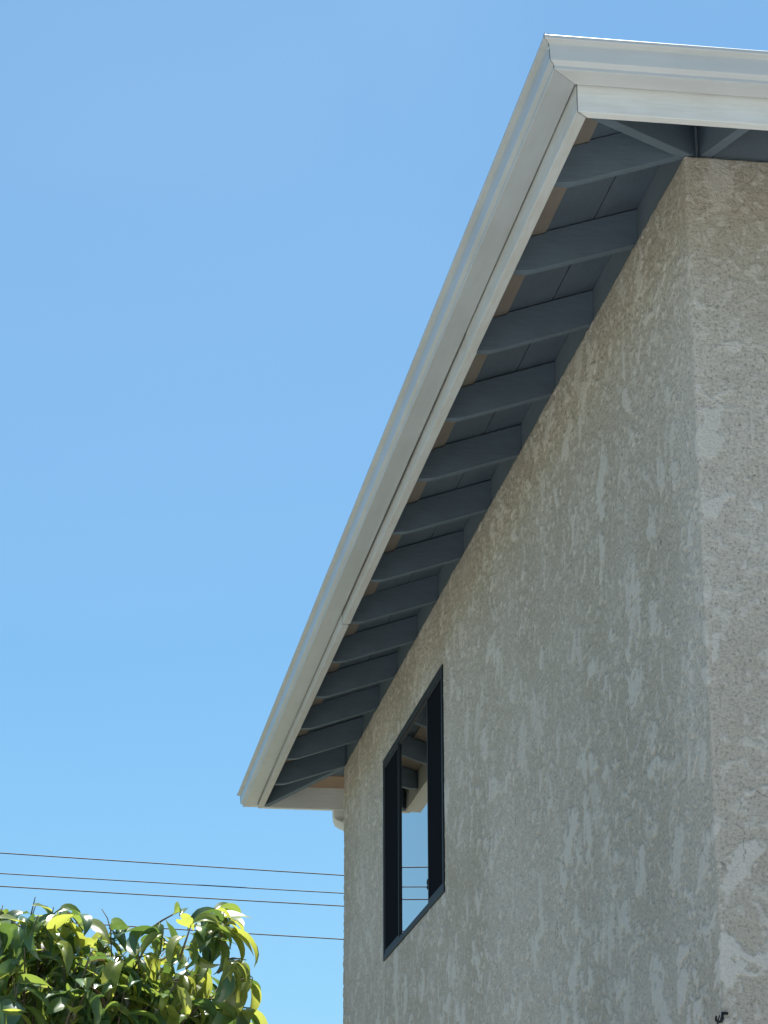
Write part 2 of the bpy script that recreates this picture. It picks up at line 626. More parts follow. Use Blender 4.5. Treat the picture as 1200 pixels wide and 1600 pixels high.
P = np.stack([VX, VY, VZ], -1).reshape(-1, 3)
# return of the top edge into the wall
ret = np.stack([VX[:, -1] - nx * 0.04, VY[:, -1] - ny * 0.04, VZ[:, -1] + 0.004], -1)
P = np.concatenate([P, ret])
I = np.arange(nc * nr).reshape(nc, nr)
q = np.stack([I[:-1, :-1], I[1:, :-1], I[1:, 1:], I[:-1, 1:]], -1).reshape(-1, 4)
cs = 0.5 * (SC[:-1, None] + SC[1:, None]) + 0 * ZR[None, :-1]
cz = 0.5 * (ZR[None, :-1] + ZR[None, 1:]) + 0 * SC[:-1, None]
keep = ~((cs > WY0) & (cs < WY1) & (cz > WZ0) & (cz < WZ1)).reshape(-1)
q = q[keep][:, ::-1]
rt = nc * nr + np.arange(nc)
q2 = np.stack([I[:-1, -1], I[1:, -1], rt[1:], rt[:-1]], -1)[:, ::-1]
Q = np.concatenate([q, q2]).astype(np.int32)
me = bpy.data.meshes.new('wall')
me.vertices.add(len(P))
me.vertices.foreach_set('co', P.astype(np.float32).ravel())
me.loops.add(Q.size)
me.loops.foreach_set('vertex_index', Q.ravel())
me.polygons.add(len(Q))
me.polygons.foreach_set('loop_start', np.arange(0, Q.size, 4, dtype=np.int32))
me.polygons.foreach_set('loop_total', np.full(len(Q), 4, dtype=np.int32))
me.polygons.foreach_set('use_smooth', np.ones(len(Q), dtype=bool))
me.update(calc_edges=True)
grime_shade = fbm(S2 * 1.3 + 3, Z2 * 0.85, 4, 1554, 0.5)      # large clouds of grime, placed to hold the eave's shade in the tone too
sa = me.attributes.new('grime_shade', 'FLOAT', 'POINT')
sa.data.foreach_set('value', np.concatenate([grime_shade.reshape(-1), np.full(nc, 0.5)]).astype(np.float32))
pa = me.attributes.new('patch', 'FLOAT', 'POINT')
pv = np.clip(patch * 0.98 + fleck * 0.6, 0, 1).reshape(-1)
pa.data.foreach_set('value', np.concatenate([pv, np.zeros(nc)]).astype(np.float32))
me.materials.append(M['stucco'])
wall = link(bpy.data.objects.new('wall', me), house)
v, f = [], []
v += [(XW, 0, 0), (XW, LW, 0), (XW, LW, ZT), (XW, 0, ZT)]
f += [(0, 1, 2, 3)]
mesh_obj('wall', v, f, M['stucco'], house)

# ---- window: three-lite slider, dark bronze
win = bpy.data.objects.new('window', None)
win.location = (0, 0, 0)
link(win, house)


def ring(name, y0, y1, z0, z1, wd, x0, x1, mat, parent, bev=0.003):
    v, f = [], []
    a = [(y0, z0), (y1, z0), (y1, z1), (y0, z1)]
    b = [(y0 + wd, z0 + wd), (y1 - wd, z0 + wd), (y1 - wd, z1 - wd), (y0 + wd, z1 - wd)]
    for x in (x0, x1):
        v += [(x, *p_) for p_ in a] + [(x, *p_) for p_ in b]
    for i in range(4):
        j = (i + 1) % 4
        f += [(i, j, 4 + j, 4 + i), (8 + i, 12 + i, 12 + j, 8 + j), (i, 8 + i, 8 + j, j), (4 + i, 4 + j, 12 + j, 12 + i)]
    o = mesh_obj(name, v, f, mat, parent)
    fix_normals(o)
    bv = o.modifiers.new('bevel', 'BEVEL')
    bv.width = bev
    bv.segments = 2
    return o


ring('frame', WY0 - 0.010, WY1 + 0.010, WZ0 - 0.010, WZ1 + 0.010, 0.034, -0.008, 0.085, M['bronze'], win)
MY0, MY1 = 5.215, 6.170
for (a, b) in ((WY0 + 0.0235, MY0), (MY1, WY1 - 0.0235)):
    sash = ring('sash', a + 0.004, b - 0.004, WZ0 + 0.026, WZ1 - 0.026, 0.034, 0.018, 0.046, M['bronze'], win)
    pn = box_obj('pane', (0.030, a + 0.036, WZ0 + 0.058), (0.036, b - 0.036, WZ1 - 0.058), M['glass'], win)
    sc = ring('screen', a, b, WZ0 + 0.0235, WZ1 - 0.0235, 0.020, -0.004, 0.010, M['bronze'], win, 0.002)
    box_obj('screen_mesh', (0.002, a + 0.018, WZ0 + 0.042), (0.004, b - 0.018, WZ1 - 0.042), M['screen'], win)
fx = ring('fixed_sash', MY0 + 0.001, MY1 - 0.001, WZ0 + 0.0235, WZ1 - 0.0235, 0.011, 0.001, 0.030, M['bronze'], win, 0.002)
box_obj('pane', (0.006, MY0 + 0.010, WZ0 + 0.033), (0.012, MY1 - 0.010, WZ1 - 0.033), M['glass'], win)
# latch on the near meeting stile
v, f = [], []
tube(v, f, [(0.006, MY0 + 0.028, 4.200), (-0.004, MY0 + 0.036, 4.190), (-0.006, MY0 + 0.038, 4.175), (-0.002, MY0 + 0.032, 4.163)], [0.006, 0.010, 0.011, 0.007], 8)
tube(v, f, [(-0.002, MY0 + 0.030, 4.163), (-0.005, MY0 + 0.036, 4.145), (0.004, MY0 + 0.030, 4.130)], [0.006, 0.011, 0.006], 8)
v = [(0.0 + (a - 0.0) * 0.5, MY0 + 0.018 + (b - MY0 - 0.033) * 0.6, 4.165 + (c - 4.165) * 0.8) for a, b, c in v]
mesh_obj('latch', v, f, M['black'], win, True)
# dark room behind the glass
v = [(0.10, WY0 - 0.6, 3.2), (3.4, WY0 - 0.6, 3.2), (3.4, WY1 + 0.6, 3.2), (0.10, WY1 + 0.6, 3.2)]
v += [(a, b, 5.5) for a, b, c in v]
mesh_obj('room_lining', v, [(0, 1, 2, 3), (4, 7, 6, 5), (0, 4, 5, 1), (1, 5, 6, 2), (2, 6, 7, 3)], M['room'], house)
v = []
# inner face of the wall round the opening
ys = (WY0 - 0.6, WY0, WY1, WY1 + 0.6)
zs = (3.2, WZ0, WZ1, 5.5)
v = [(0.0995, y, z) for y in ys for z in zs]
mesh_obj('inner_wall', v, [(i * 4 + j, i * 4 + j + 1, (i + 1) * 4 + j + 1, (i + 1) * 4 + j) for i in range(3) for j in range(3) if not (i == 1 and j == 1)], M['room'], house)

# ---- roof: deck boards seen from below, shingled slopes above
roof = bpy.data.objects.new('roof', None)
link(roof, house)


def hipn(x):
    return YN * (x / XI)


def hipf(x):
    return LW + (YF - LW) * (x / XI)


def slab(name, quad, t, mat, parent):
    """four bottom corners, thickness t straight up"""
    v = list(quad) + [(a, b, c + t) for a, b, c in quad]
    f = [(0, 3, 2, 1), (4, 5, 6, 7)] + [(i, (i + 1) % 4, 4 + (i + 1) % 4, 4 + i) for i in range(4)]
    o = mesh_obj(name, v, f, mat, parent)
    fix_normals(o)
    return o


def zl(x, up=0.0):
    return ZD0 + SLP * x + up


STEP = 0.007
for (a, b, up, mt) in ((XI, -0.322, 0.0, 'bare'), (-0.320, -0.147, STEP, 'deck'), (-0.143, 0.06, STEP, 'deck')):
    # each course is made of several lengths, butted over rafters
    cuts = {'bare': [2 * RS, 6 * RS, 9 * RS], 'deck': [3 * RS, 7 * RS, 10 * RS] if a < -0.2 else [1 * RS, 5 * RS, 9 * RS]}[mt]
    ends = [None] + cuts + [None]
    for k in range(len(ends) - 1):
        y0a = hipn(a) + 0.003 if ends[k] is None else ends[k] + 0.001
        y0b = hipn(b) + 0.003 if ends[k] is None else ends[k] + 0.001
        y1a = hipf(a) - 0.003 if ends[k + 1] is None else ends[k + 1] - 0.001
        y1b = hipf(b) - 0.003 if ends[k + 1] is None else ends[k + 1] - 0.001
        slab('deck_board', [(a, y0a, zl(a, up)), (b, y0b, zl(b, up)), (b, y1b, zl(b, up)), (a, y1a, zl(a, up))], 0.019, M[mt], roof)


def zn(y, up=0.0):
    return ZD0 + SN * y + up


def zf(y, up=0.0):
    return ZD0 - SF * (y - LW) + up


for (fa, fb, up, mt) in ((1.0, 0.71, 0.0, 'bare_x'), (0.705, 0.33, STEP, 'deck'), (0.32, -0.1, STEP, 'deck')):
    a, b = YN * fa, YN * fb
    slab('deck_board', [(XI * fa + 0.003, a, zn(a, up)), (XW, a, zn(a, up)), (XW, b, zn(b, up)), (XI * fb + 0.003, b, zn(b, up))], 0.019, M[mt], roof)
    a, b = LW + (YF - LW) * fa, LW + (YF - LW) * fb
    slab('deck_board', [(XI * fa + 0.003, a, zf(a, up)), (XI * fb + 0.003, b, zf(b, up)), (XW, b, zf(b, up)), (XW, a, zf(a, up))], 0.019, M[mt], roof)
# shingled slopes
EO = 0.055
xa, ya, yb, xb = XI - TF - EO * 0.4, YN - TF - EO * 0.4, YF + TF + EO * 0.4, XW - XI + TF
ze = ZDE + 0.036
rx = 0.5 * (xa + xb)
rz = ze + SLP * (rx - xa)
r0 = (rx, ya + (rz - ze) / SN, rz)
r1 = (rx, yb - (rz - ze) / SF, rz)
V = [(xa, ya, ze), (xb, ya, ze), (xb, yb, ze), (xa, yb, ze), r0, r1]
V += [(a, b, c + 0.014) for a, b, c in V]
F = [(0, 3, 5, 4), (0, 4, 1), (1, 4, 5, 2), (2, 5, 3)]
F += [tuple(6 + i for i in fc[::-1]) for fc in F] + [(0, 1, 7, 6), (1, 2, 8, 7), (2, 3, 9, 8), (3, 0, 6, 9)]
o = mesh_obj('shingle_covering', V, F, M['shingle'], roof)
fix_normals(o)

# ---- rafters
def rafter_poly(sgn=1.0, xi=XI, s=SLP, up=STEP, x_in=0.25, brk=-0.322):
    """side profile in (outward coordinate, z); outward is negative"""
    bt = lambda p_: 5.556 + s * p_
    e = xi + 0.001
    k = xi / XI
    pts = [(x_in, bt(x_in)), (-0.372 * k, bt(-0.372 * k)), (-0.383 * k, bt(-0.372 * k) - 0.0030), (-0.400 * k, bt(-0.372 * k) - 0.0052),
           (-0.425 * k, bt(-0.372 * k) - 0.0060), (e, bt(-0.372 * k) - 0.0062)]
    tz = lambda p_, u: ZD0 + s * p_ + u - 0.0008
    pts += [(e, tz(e, 0)), (brk * k - 0.001, tz(brk * k, 0)), (brk * k + 0.001, tz(brk * k, up)), (x_in, tz(x_in, up))]
    return pts


TR = 0.0195
for k in range(13):
    y = k * RS + (0.0 if k else 0.012) + random.uniform(-0.004, 0.004)
    o = prism('rafter', rafter_poly(x_in=0.25 if 0 < k < 12 else 0.004), 'y', -TR, TR, M['rafter'], house, 0.002)
    o.location = (0, y if k < 12 else LW - 0.03, random.uniform(-0.005, 0.0))
    lean = random.uniform(-0.03, 0.03)
    o.location.y += 5.6 * math.sin(lean)
    o.rotation_euler = (lean, 0, random.uniform(-0.012, 0.012))
for x in (0.075, 0.075 + RS, 0.075 + 2 * RS, 0.075 + 3 * RS):
    prism('rafter', rafter_poly(1, YN, SN), 'x', x - TR, x + TR, M['rafter_x'], house, 0.002)


def hip_rafter(p_in, p_out, zin, zout, dz):
    a, b = Vector(p_in), Vector(p_out)
    d = (b - a).normalized()
    n = Vector((-d.y, d.x))
    w_ = 0.021
    a2 = a - d * 0.2
    sl_ = (zout - zin) / (b - a).length
    zi2 = zin - sl_ * 0.2
    # plumb-cut tail shaped to the fascia corner
    tl = b - d * 0.002
    V = []
    for zo in (0, dz):
        V += [(*(a2 + n * w_), zi2 + zo), (*(a2 - n * w_), zi2 + zo), (*(tl - n * w_ - d * w_), zout + zo), (*tl, zout + zo), (*(tl + n * w_ - d * w_), zout + zo)]
    F = [(0, 1, 2, 3, 4), (9, 8, 7, 6, 5)] + [(i, 5 + i, 5 + (i + 1) % 5, (i + 1) % 5) for i in range(5)]
    o = mesh_obj('hip_rafter', V, F, M['rafter'], house)
    fix_normals(o)
    bv = o.modifiers.new('bevel', 'BEVEL')
    bv.width = 0.002
    return o


hip_rafter((0, 0), (XI, YN), 5.553, 5.553 - 0.155, 0.128)
hip_rafter((0, LW), (XI, YF), 5.553, 5.553 - 0.155, 0.128)

# ---- frieze blocks between the rafters
for k in range(12):
    y0 = k * RS + TR + 0.004
    y1 = min((k + 1) * RS, LW - 0.03) - TR - 0.004
    xb_ = 0.010 + random.uniform(0, 0.006)
    prism('frieze_block', [(xb_, 5.535), (xb_ + 0.038, 5.535), (xb_ + 0.038, zl(xb_ + 0.038, STEP) - 0.001), (xb_, zl(xb_, STEP) - 0.001)], 'y', y0, y1, M['block'], house, 0.001)
for k in range(3):
    x0 = 0.075 + k * RS + TR + 0.004
    prism('frieze_block', [(0.012, 5.535), (0.05, 5.535), (0.05, zn(0.05, STEP) - 0.001), (0.012, zn(0.012, STEP) - 0.001)], 'x', x0, x0 + RS - 2 * TR - 0.008, M['block'], house, 0.001)
prism('frieze_block', [(0.020, 5.535), (0.05, 5.535), (0.05, zn(0.05, STEP) - 0.001), (0.020, zn(0.020, STEP) - 0.001)], 'x', 0.006, 0.075 - TR - 0.002, M['block'], house)
box_obj('frieze_block', (0.02, LW - 0.05, 5.535), (XW, LW - 0.012, 5.68), M['block'], house)

# ---- fascia boards
ZFT = ZDE + 0.016


def fascia_len(y0, y1, dx, dz, miter0=0.0, miter1=0.0):
    """length of the long fascia from y0 to y1; miter = how far the outer face runs past the inner one"""
    xo, xi = XI - TF + dx, XI + dx
    V = []
    n = max(2, int((y1 - y0) / 0.25))
    for k in range(n + 1):
        t = k / n
        y = y0 + (y1 - y0) * t
        mo = -miter0 if k == 0 else (miter1 if k == n else 0)
        j = 0.0016 * math.sin(y * 2.3 + 1) + 0.001 * math.sin(y * 7.1)
        rise = 0.022 * max(0.0, (y - YN) / (YF - YN))
        for (x, z, mm) in ((xo, ZFB + dz + j + rise, mo), (xi, ZFB + dz + j + rise, 0), (xi, ZFT, 0), (xo, ZFT, mo)):
            V.append((x + j * 0.5, y + mm, z))
    F = [(0, 1, 2, 3)]
    for k in range(n):
        for i in range(4):
            F.append((k * 4 + i, k * 4 + (i + 1) % 4, (k + 1) * 4 + (i + 1) % 4, (k + 1) * 4 + i))
    F.append((n * 4 + 3, n * 4 + 2, n * 4 + 1, n * 4))
    o = mesh_obj('fascia_board', V, F, M['fascia'], house)
    fix_normals(o)
    bv = o.modifiers.new('bevel', 'BEVEL')
    bv.width = 0.003
    bv.segments = 2
    bv.limit_method = 'ANGLE'
    return o


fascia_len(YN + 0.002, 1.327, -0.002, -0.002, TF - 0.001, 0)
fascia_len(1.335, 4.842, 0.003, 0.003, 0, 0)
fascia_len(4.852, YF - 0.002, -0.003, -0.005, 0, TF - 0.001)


def fascia_cross(y_in, y_out, z0, mat):
    V = []
    for (y, z, xs) in ((y_out, z0, XI - TF), (y_in, z0, XI), (y_in, ZFT, XI), (y_out, ZFT, XI - TF)):
        V.append((xs + (0.0018 if (y == YN and z < ZFT) else 0.0008), y, z))
    V += [(XW, y, z) for (_, y, z) in V]
    F = [(0, 1, 2, 3), (7, 6, 5, 4)] + [(i, 4 + i, 4 + (i + 1) % 4, (i + 1) % 4) for i in range(4)]
    o = mesh_obj('fascia_board', V, F, mat, house)
    fix_normals(o)
    bv = o.modifiers.new('bevel', 'BEVEL')
    bv.width = 0.003
    bv.segments = 2
    return o


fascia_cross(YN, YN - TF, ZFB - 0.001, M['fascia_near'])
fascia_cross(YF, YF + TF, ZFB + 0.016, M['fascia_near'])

# ---- K-style gutters, mitred at both corners; the long run falls towards the far end
PROF = [(0.0075, -0.006), (0.0075, -0.098), (0.0850, -0.098), (0.0890, -0.0970), (0.0898, -0.0952), (0.0898, -0.0858), (0.0908, -0.0846), (0.1022, -0.0755),
        (0.1035, -0.0735), (0.1042, -0.069), (0.1080, -0.025), (0.1095, -0.0205), (0.1240, -0.0150), (0.126, -0.0125), (0.126, -0.0052), (0.1255, -0.0028), (0.1240, -0.0010), (0.1215, 0.0),
        (0.114, 0.0), (0.113, -0.006)]


def prof_inner(pts, t=0.0016):
    out = []
    for i, p_ in enumerate(pts):
        a = Vector(pts[max(i - 1, 0)])
        b = Vector(pts[min(i + 1, len(pts) - 1)])
        d = (b - a).normalized()
        n = Vector((-d.y, d.x))
        out.append((p_[0] + n.x * t, p_[1] + n.y * t))
    return out


PIN = prof_inner(PROF)
LOOP = PROF + PIN[::-1]
ZG = 5.562
DROP = 0.044


def gutter(name, place, st, mat, smooth=False):
    """place(d, z, station) -> xyz ; stations list"""
    V, F = [], []
    n = len(LOOP)
    for s_ in st:
        V += [place(d, z, s_) for d, z in LOOP]
    for k in range(len(st) - 1):
        for i in range(n):
            j = (i + 1) % n
            F.append((k * n + i, k * n + j, (k + 1) * n + j, (k + 1) * n + i))
    F.append(tuple(range(n)))
    F.append(tuple(range(len(V) - 1, len(V) - n - 1, -1)))
    o = mesh_obj(name, V, F, mat, house)
    fix_normals(o)
    return o


XF, YFN, YFF = XI - TF, YN - TF, YF + TF


def g_long(d, z, t):
    y = (YFN - d) + t * ((YFF + d) - (YFN - d))
    y += 0.0008 * (1 if t == 0 else (-1 if t == 1 else 0))
    wob = 0.0012 * math.sin(9 * t + 0.5) + 0.0007 * math.sin(31 * t)
    return (XF - d + wob * 0.6, y, ZG + z - DROP * (y - YFN) / (YFF - YFN) + wob)


def g_near(d, z, t):
    x0 = XF - d + 0.0008
    return (x0 + t * (XW - x0), YFN - d, ZG + z)


def g_far(d, z, t):
    x0 = XF - d + 0.0008
    return (x0 + t * (XW - x0), YFF + d, ZG + z - DROP)


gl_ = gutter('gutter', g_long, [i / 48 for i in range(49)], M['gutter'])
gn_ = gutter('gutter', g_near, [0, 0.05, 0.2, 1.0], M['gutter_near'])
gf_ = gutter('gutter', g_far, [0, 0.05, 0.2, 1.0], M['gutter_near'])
# sealant lines in the two mitres
for (sy, yc, zc) in ((-1, YFN, ZG), (1, YFF, ZG - DROP)):
    V, F = [], []
    for i, (d, z) in enumerate(PROF[1:-3]):
        dd, zz = d + 0.0004, z - (0.0004 if i < 2 else 0)
        for e in (-0.0014, 0.0014):
            V.append((XF - dd + e, yc + sy * dd + e * (1 if sy > 0 else 1), zc + zz))
            # thin strip with real thickness, bedded into the metal
            V.append((XF - dd + e + 0.002, yc + sy * (dd - 0.002) + e, zc + zz + 0.002))
    n = len(PROF[1:-3])
    for i in range(n - 1):
        a, b = i * 4, (i + 1) * 4
        F += [(a, a + 2, b + 2, b), (a + 1, b + 1, b + 3, a + 3), (a, b, b + 1, a + 1), (a + 2, a + 3, b + 3, b + 2)]
    mesh_obj('mitre_seam', V, F, M['seam'], gl_)
# pop rivet and snipped tab at the near mitre
v, f = [], []
tube(v, f, [(XF - 0.1075, YFN - 0.1045, ZG - 0.036), (XF - 0.1105, YFN - 0.1055, ZG - 0.036)], [0.004, 0.0025], 10)
mesh_obj('rivet', v, f, M['rivet'], gl_, True)
v, f = [], []
tube(v, f, [(XF - 0.124, YFN - 0.124, ZG - 0.002), (XF - 0.123, YFN - 0.120, ZG + 0.007)], [0.0016, 0.0012], 6)
tube(v, f, [(XF - 0.112, YFN - 0.124, ZG - 0.002), (XF - 0.110, YFN - 0.121, ZG + 0.006)], [0.0016, 0.0012], 6)
mesh_obj('snipped_tab', v, f, M['seam'], gl_)

# ---- downspout elbow at the far corner
v, f = [], []


def rect_sweep(v, f, path, hw, hd, r=0.008):
    n0 = len(v)
    sec = []
    for cx_, cy_, a0 in ((hw - r, hd - r, 0), (-hw + r, hd - r, 90), (-hw + r, -hd + r, 180), (hw - r, -hd + r, 270)):
        for k in range(3):
            t = math.radians(a0 + 45 * k)
            sec.append((cx_ + r * math.cos(t), cy_ + r * math.sin(t)))
    n = len(sec)
    for i, p_ in enumerate(path):
        p_ = Vector(p_)
        d = (Vector(path[min(i + 1, len(path) - 1)]) - Vector(path[max(i - 1, 0)])).normalized()
        a = Vector((1, 0, 0))
        b = d.cross(a).normalized()
        for s_, t_ in sec:
            v.append(tuple(p_ + a * s_ + b * t_))
    for i in range(len(path) - 1):
        for k in range(n):
            k2 = (k + 1) % n
            f.append((n0 + i * n + k, n0 + i * n + k2, n0 + (i + 1) * n + k2, n0 + (i + 1) * n + k))


XD = 0.043
zb_ = ZG - DROP - 0.098
yd = YFF + 0.045
rect_sweep(v, f, [(XD, yd, zb_ + 0.005), (XD, yd, zb_ - 0.05), (XD + 0.002, yd - 0.004, zb_ - 0.075), (XD + 0.012, yd - 0.02, zb_ - 0.100), (XD + 0.035, yd - 0.05, zb_ - 0.120),
                  (XD + 0.16, yd - 0.21, zb_ - 0.215), (XD + 0.19, LW + 0.085, zb_ - 0.25), (XD + 0.20, LW + 0.06, zb_ - 0.30), (XD + 0.20, LW + 0.06, 0.1)], 0.040, 0.031)
o = mesh_obj('downspout', v, f, M['white'], house, True)
fix_normals(o)

# ------------------------------------------------------------------ hook on the corner
hk = []
c0 = Vector((-0.012, 0.03, 2.735))
v, f = [], []
tube(v, f, [c0 + Vector((0.030, -0.036, 0.020)), c0 + Vector((0.006, -0.046, 0.019)), c0 + Vector((0.004, -0.050, 0.000)), c0 + Vector((-0.002, -0.050, -0.014)),
            c0 + Vector((-0.014, -0.046, -0.018)), c0 + Vector((-0.022, -0.042, -0.008)), c0 + Vector((-0.019, -0.040, 0.008))],
     [0.006, 0.0075, 0.008, 0.0072, 0.0062, 0.006, 0.0045], 8)
tube(v, f, [c0 + Vector((-0.016, -0.045, -0.016)), c0 + Vector((-0.010, -0.048, 0.002)), c0 + Vector((-0.006, -0.050, 0.012))], [0.003, 0.0028, 0.002], 8)
tube(v, f, [c0 + Vector((-0.012, -0.046, -0.017)), c0 + Vector((-0.022, -0.040, -0.030)), c0 + Vector((-0.006, -0.015, -0.060)), c0 + Vector((0.012, -0.008, -0.062))], [0.0035, 0.003, 0.003, 0.004], 8)
v = [tuple(Vector((-0.014, -0.006, 2.722)) + (Vector(p_) - c0 - Vector((-0.008, -0.046, -0.01))) * 0.72) for p_ in v]
o = mesh_obj('wire_hook', v, f, M['black'], None, True)
o['label'] = 'small black bent wire hook fixed to the stucco corner'
o['category'] = 'hook'


# ------------------------------------------------------------------ overhead wires
def ray(x, y):
    return (FPX * FW + (x - 600) * RT - (y - 800) * UP)


LABW = ['topmost of the four thin dark wires crossing the sky behind the house',
        'second thin dark wire, next below the topmost, crossing the sky',
        'third thin dark wire down, just under the second one',
        'lowest thin dark wire crossing the sky, passing behind the tree top']
ends = []
for k, ((ya_, yb_), lab) in enumerate(zip(((1333, 1368), (1365, 1396), (1385, 1416), (1435, 1468)), LABW)):
    da, db = ray(0, ya_), ray(537, yb_)
    pa_ = CAM + da * (23.0 / da.y)
    zc = pa_.z
    pb_ = CAM + db * ((zc - CAM.z) / db.z)
    dr = (pb_ - pa_)
    dr.z = 0
    dr.normalize()
    mid_ = (pa_ + pb_) * 0.5
    V, F = [], []
    pts, rad = [], []
    for i in range(61):
        s_ = -28 + 56 * i / 60
        p_ = mid_ + dr * s_
        p_.z = zc + 0.0006 * s_ * s_
        pts.append(p_)
        rad.append(0.0055 if k != 1 else 0.005)
    tube(V, F, pts, rad, 6)
    o = mesh_obj('overhead_wire', V, F, M['wire'], None, True)
    o['label'] = lab
    o['category'] = 'wire'
    o['group'] = 'overhead wires behind the house'
    ends.append((pts[0].copy(), pts[-1].copy()))
for e, lab in ((0, 'timber utility pole carrying the four wires, far out beyond the tree'), (1, 'timber utility pole carrying the four wires, behind the house')):
    x = sum(q_[e].x for q_ in ends) / 4
    y = sum(q_[e].y for q_ in ends) / 4
    pole = empty('utility_pole', (x, y, 0), lab, 'pole', 'utility poles at the ends of the wires')
    v, f = [], []
    tube(v, f, [(0, 0, -0.5), (0, 0, 4), (0, 0, 8.2)], [0.16, 0.14, 0.11], 16)
    mesh_obj('post', v, f, M['pole'], pole, True)
    for q_ in ends:
        p_ = q_[e]
        v, f = [], []
        tube(v, f, [(0, 0, p_.z), (p_.x - x, p_.y - y, p_.z), ((p_.x - x) * 1.05, (p_.y - y) * 1.05 + 0.01, p_.z)], [0.02, 0.02, 0.012], 8)
        mesh_obj('bracket', v, f, M['black'], pole)

# ------------------------------------------------------------------ tree
random.seed(23)
TX, TY = -2.28, 1.05
tree = empty('ficus_tree', (TX, TY, 0), 'dense glossy broadleaf tree with drooping green leaves beside the house', 'tree')
CR = Vector((0.0, 0.0, 2.10))
RR = (0.98, 0.80, 1.03)
EXPO = 4.5


def crown_r(u):
    """distance from the crown centre to its boxy surface along unit vector u"""
    s_ = (abs(u.x) / RR[0]) ** EXPO + (abs(u.y) / RR[1]) ** EXPO + (abs(u.z) / RR[2]) ** EXPO
    return s_ ** (-1 / EXPO)


def rvec():
    while True:
        q_ = Vector((random.uniform(-1, 1), random.uniform(-1, 1), random.uniform(-1, 1)))
        if 0.05 < q_.length < 1:
            return q_.normalized()


v, f = [], []
tube(v, f, [(0.02, 0, -0.1), (0, 0, 0.3), (0.03, 0.02, 0.8), (-0.02, 0.0, 1.25), (0.0, 0.03, 1.7)], [0.11, 0.085, 0.075, 0.068, 0.045], 14)
mesh_obj('trunk', v, f, M['bark'], tree, True)
limbs = []
for k in range(11):
    a = 2 * math.pi * k / 11 + random.uniform(-.2, .2)
    st = Vector((0, 0.01, random.uniform(0.95, 1.6)))
    en = Vector((math.cos(a) * RR[0] * random.uniform(.45, .72), math.sin(a) * RR[1] * random.uniform(.45, .72), random.uniform(1.9, 2.75)))
    mdp = st.lerp(en, 0.5) + Vector((0, 0, -0.1)) + rvec() * 0.06
    v, f = [], []
    tube(v, f, [st, st.lerp(mdp, .6), mdp, mdp.lerp(en, .5) + rvec() * .03, en], [0.038, 0.03, 0.023, 0.015, 0.008], 8)
    mesh_obj('branch', v, f, M['bark'], tree, True)
    limbs += [mdp, mdp.lerp(en, .5), en]


def leaf_shape(curl, fold, side, wd, twist=0.0, n=9, m_=4):
    """leaf lying along +Y, blade facing +Z, length 1, with a short stalk and a drawn-out tip"""
    V, F, st_ = [], [], 0.10
    y, z, ang = 0.0, 0.0, 0.25
    rows_ = []
    L_ = 1.0 / n
    for i in range(n + 1):
        t = i / n
        if t < st_ * 0.9:
            hw = 0.010
        else:
            q_ = (t - st_) / (1 - st_)
            q_ = max(0.0, q_)
            hw = wd * (math.sin(math.pi * min(1, q_ ** 0.72)) ** 0.85) * (1 - 0.10 * q_) if q_ < 0.86 else wd * 0.30 * (1 - q_) / 0.14
            hw = max(hw, 0.008)
        rows_.append((y, z, ang, hw))
        ang -= curl * L_ * (0.6 + 1.2 * t)
        y += math.cos(ang) * L_
        z += math.sin(ang) * L_
    for i, (y, z, ang, hw) in enumerate(rows_):
        t = i / n
        tw = twist * t
        for j in range(m_ + 1):
            s_ = 2 * j / m_ - 1
            up = abs(s_) * fold * hw + 0.05 * hw * math.sin(7 * t + 2 * s_ + side)
            xx = s_ * hw * math.cos(fold * 0.6) + side * 0.06 * t * t
            zz = up
            x2 = xx * math.cos(tw) - zz * math.sin(tw)
            z2 = xx * math.sin(tw) + zz * math.cos(tw)
            V.append((x2, y - math.sin(ang) * z2, z + math.cos(ang) * z2))
    for i in range(n):
        for j in range(m_):
            a = i * (m_ + 1) + j
            F.append((a, a + 1, a + m_ + 2, a + m_ + 1))
    return V, F


SH = [leaf_shape(1.0, 0.35, 0.4, 0.215, 0.2), leaf_shape(1.7, 0.5, -0.6, 0.20, -0.35), leaf_shape(0.5, 0.25, 0.2, 0.23, 0.1),
      leaf_shape(2.3, 0.6, 0.8, 0.185, 0.5), leaf_shape(1.3, 0.75, -0.3, 0.17, -0.15)]
SHL = [leaf_shape(c_, fo, sd_, w_, tw, 5, 2) for c_, fo, sd_, w_, tw in ((1.0, .35, .4, .215, .2), (1.7, .5, -.6, .2, -.35), (.5, .25, .2, .23, .1), (2.3, .6, .8, .185, .5), (1.3, .75, -.3, .17, -.15))]

leaves = []       # (matrix, shape, colour, outerness)
tw_v, tw_f = [], []


def leaf_at(p_, d, ln, out, young):
    d = d.normalized()
    # blade faces up / outward with noise
    up = (Vector((0, 0, 1)) + 0.5 * out + 0.7 * rvec())
    xa_ = d.cross(up)
    if xa_.length < 1e-3:
        xa_ = d.cross(Vector((1, 0, 0)))
    xa_.normalize()
    za_ = xa_.cross(d)
    mm = Matrix((xa_ * ln, d * ln, za_ * ln)).transposed().to_4x4()
    mm.translation = p_
    r_ = random.random()
    if r_ < 0.022:
        cidx = 3
    elif r_ < 0.022 + young:
        cidx = 2
    elif r_ < 0.45 + young * 0.5:
        cidx = 1
    else:
        cidx = 0
    leaves.append((mm, random.randrange(len(SH)), cidx))


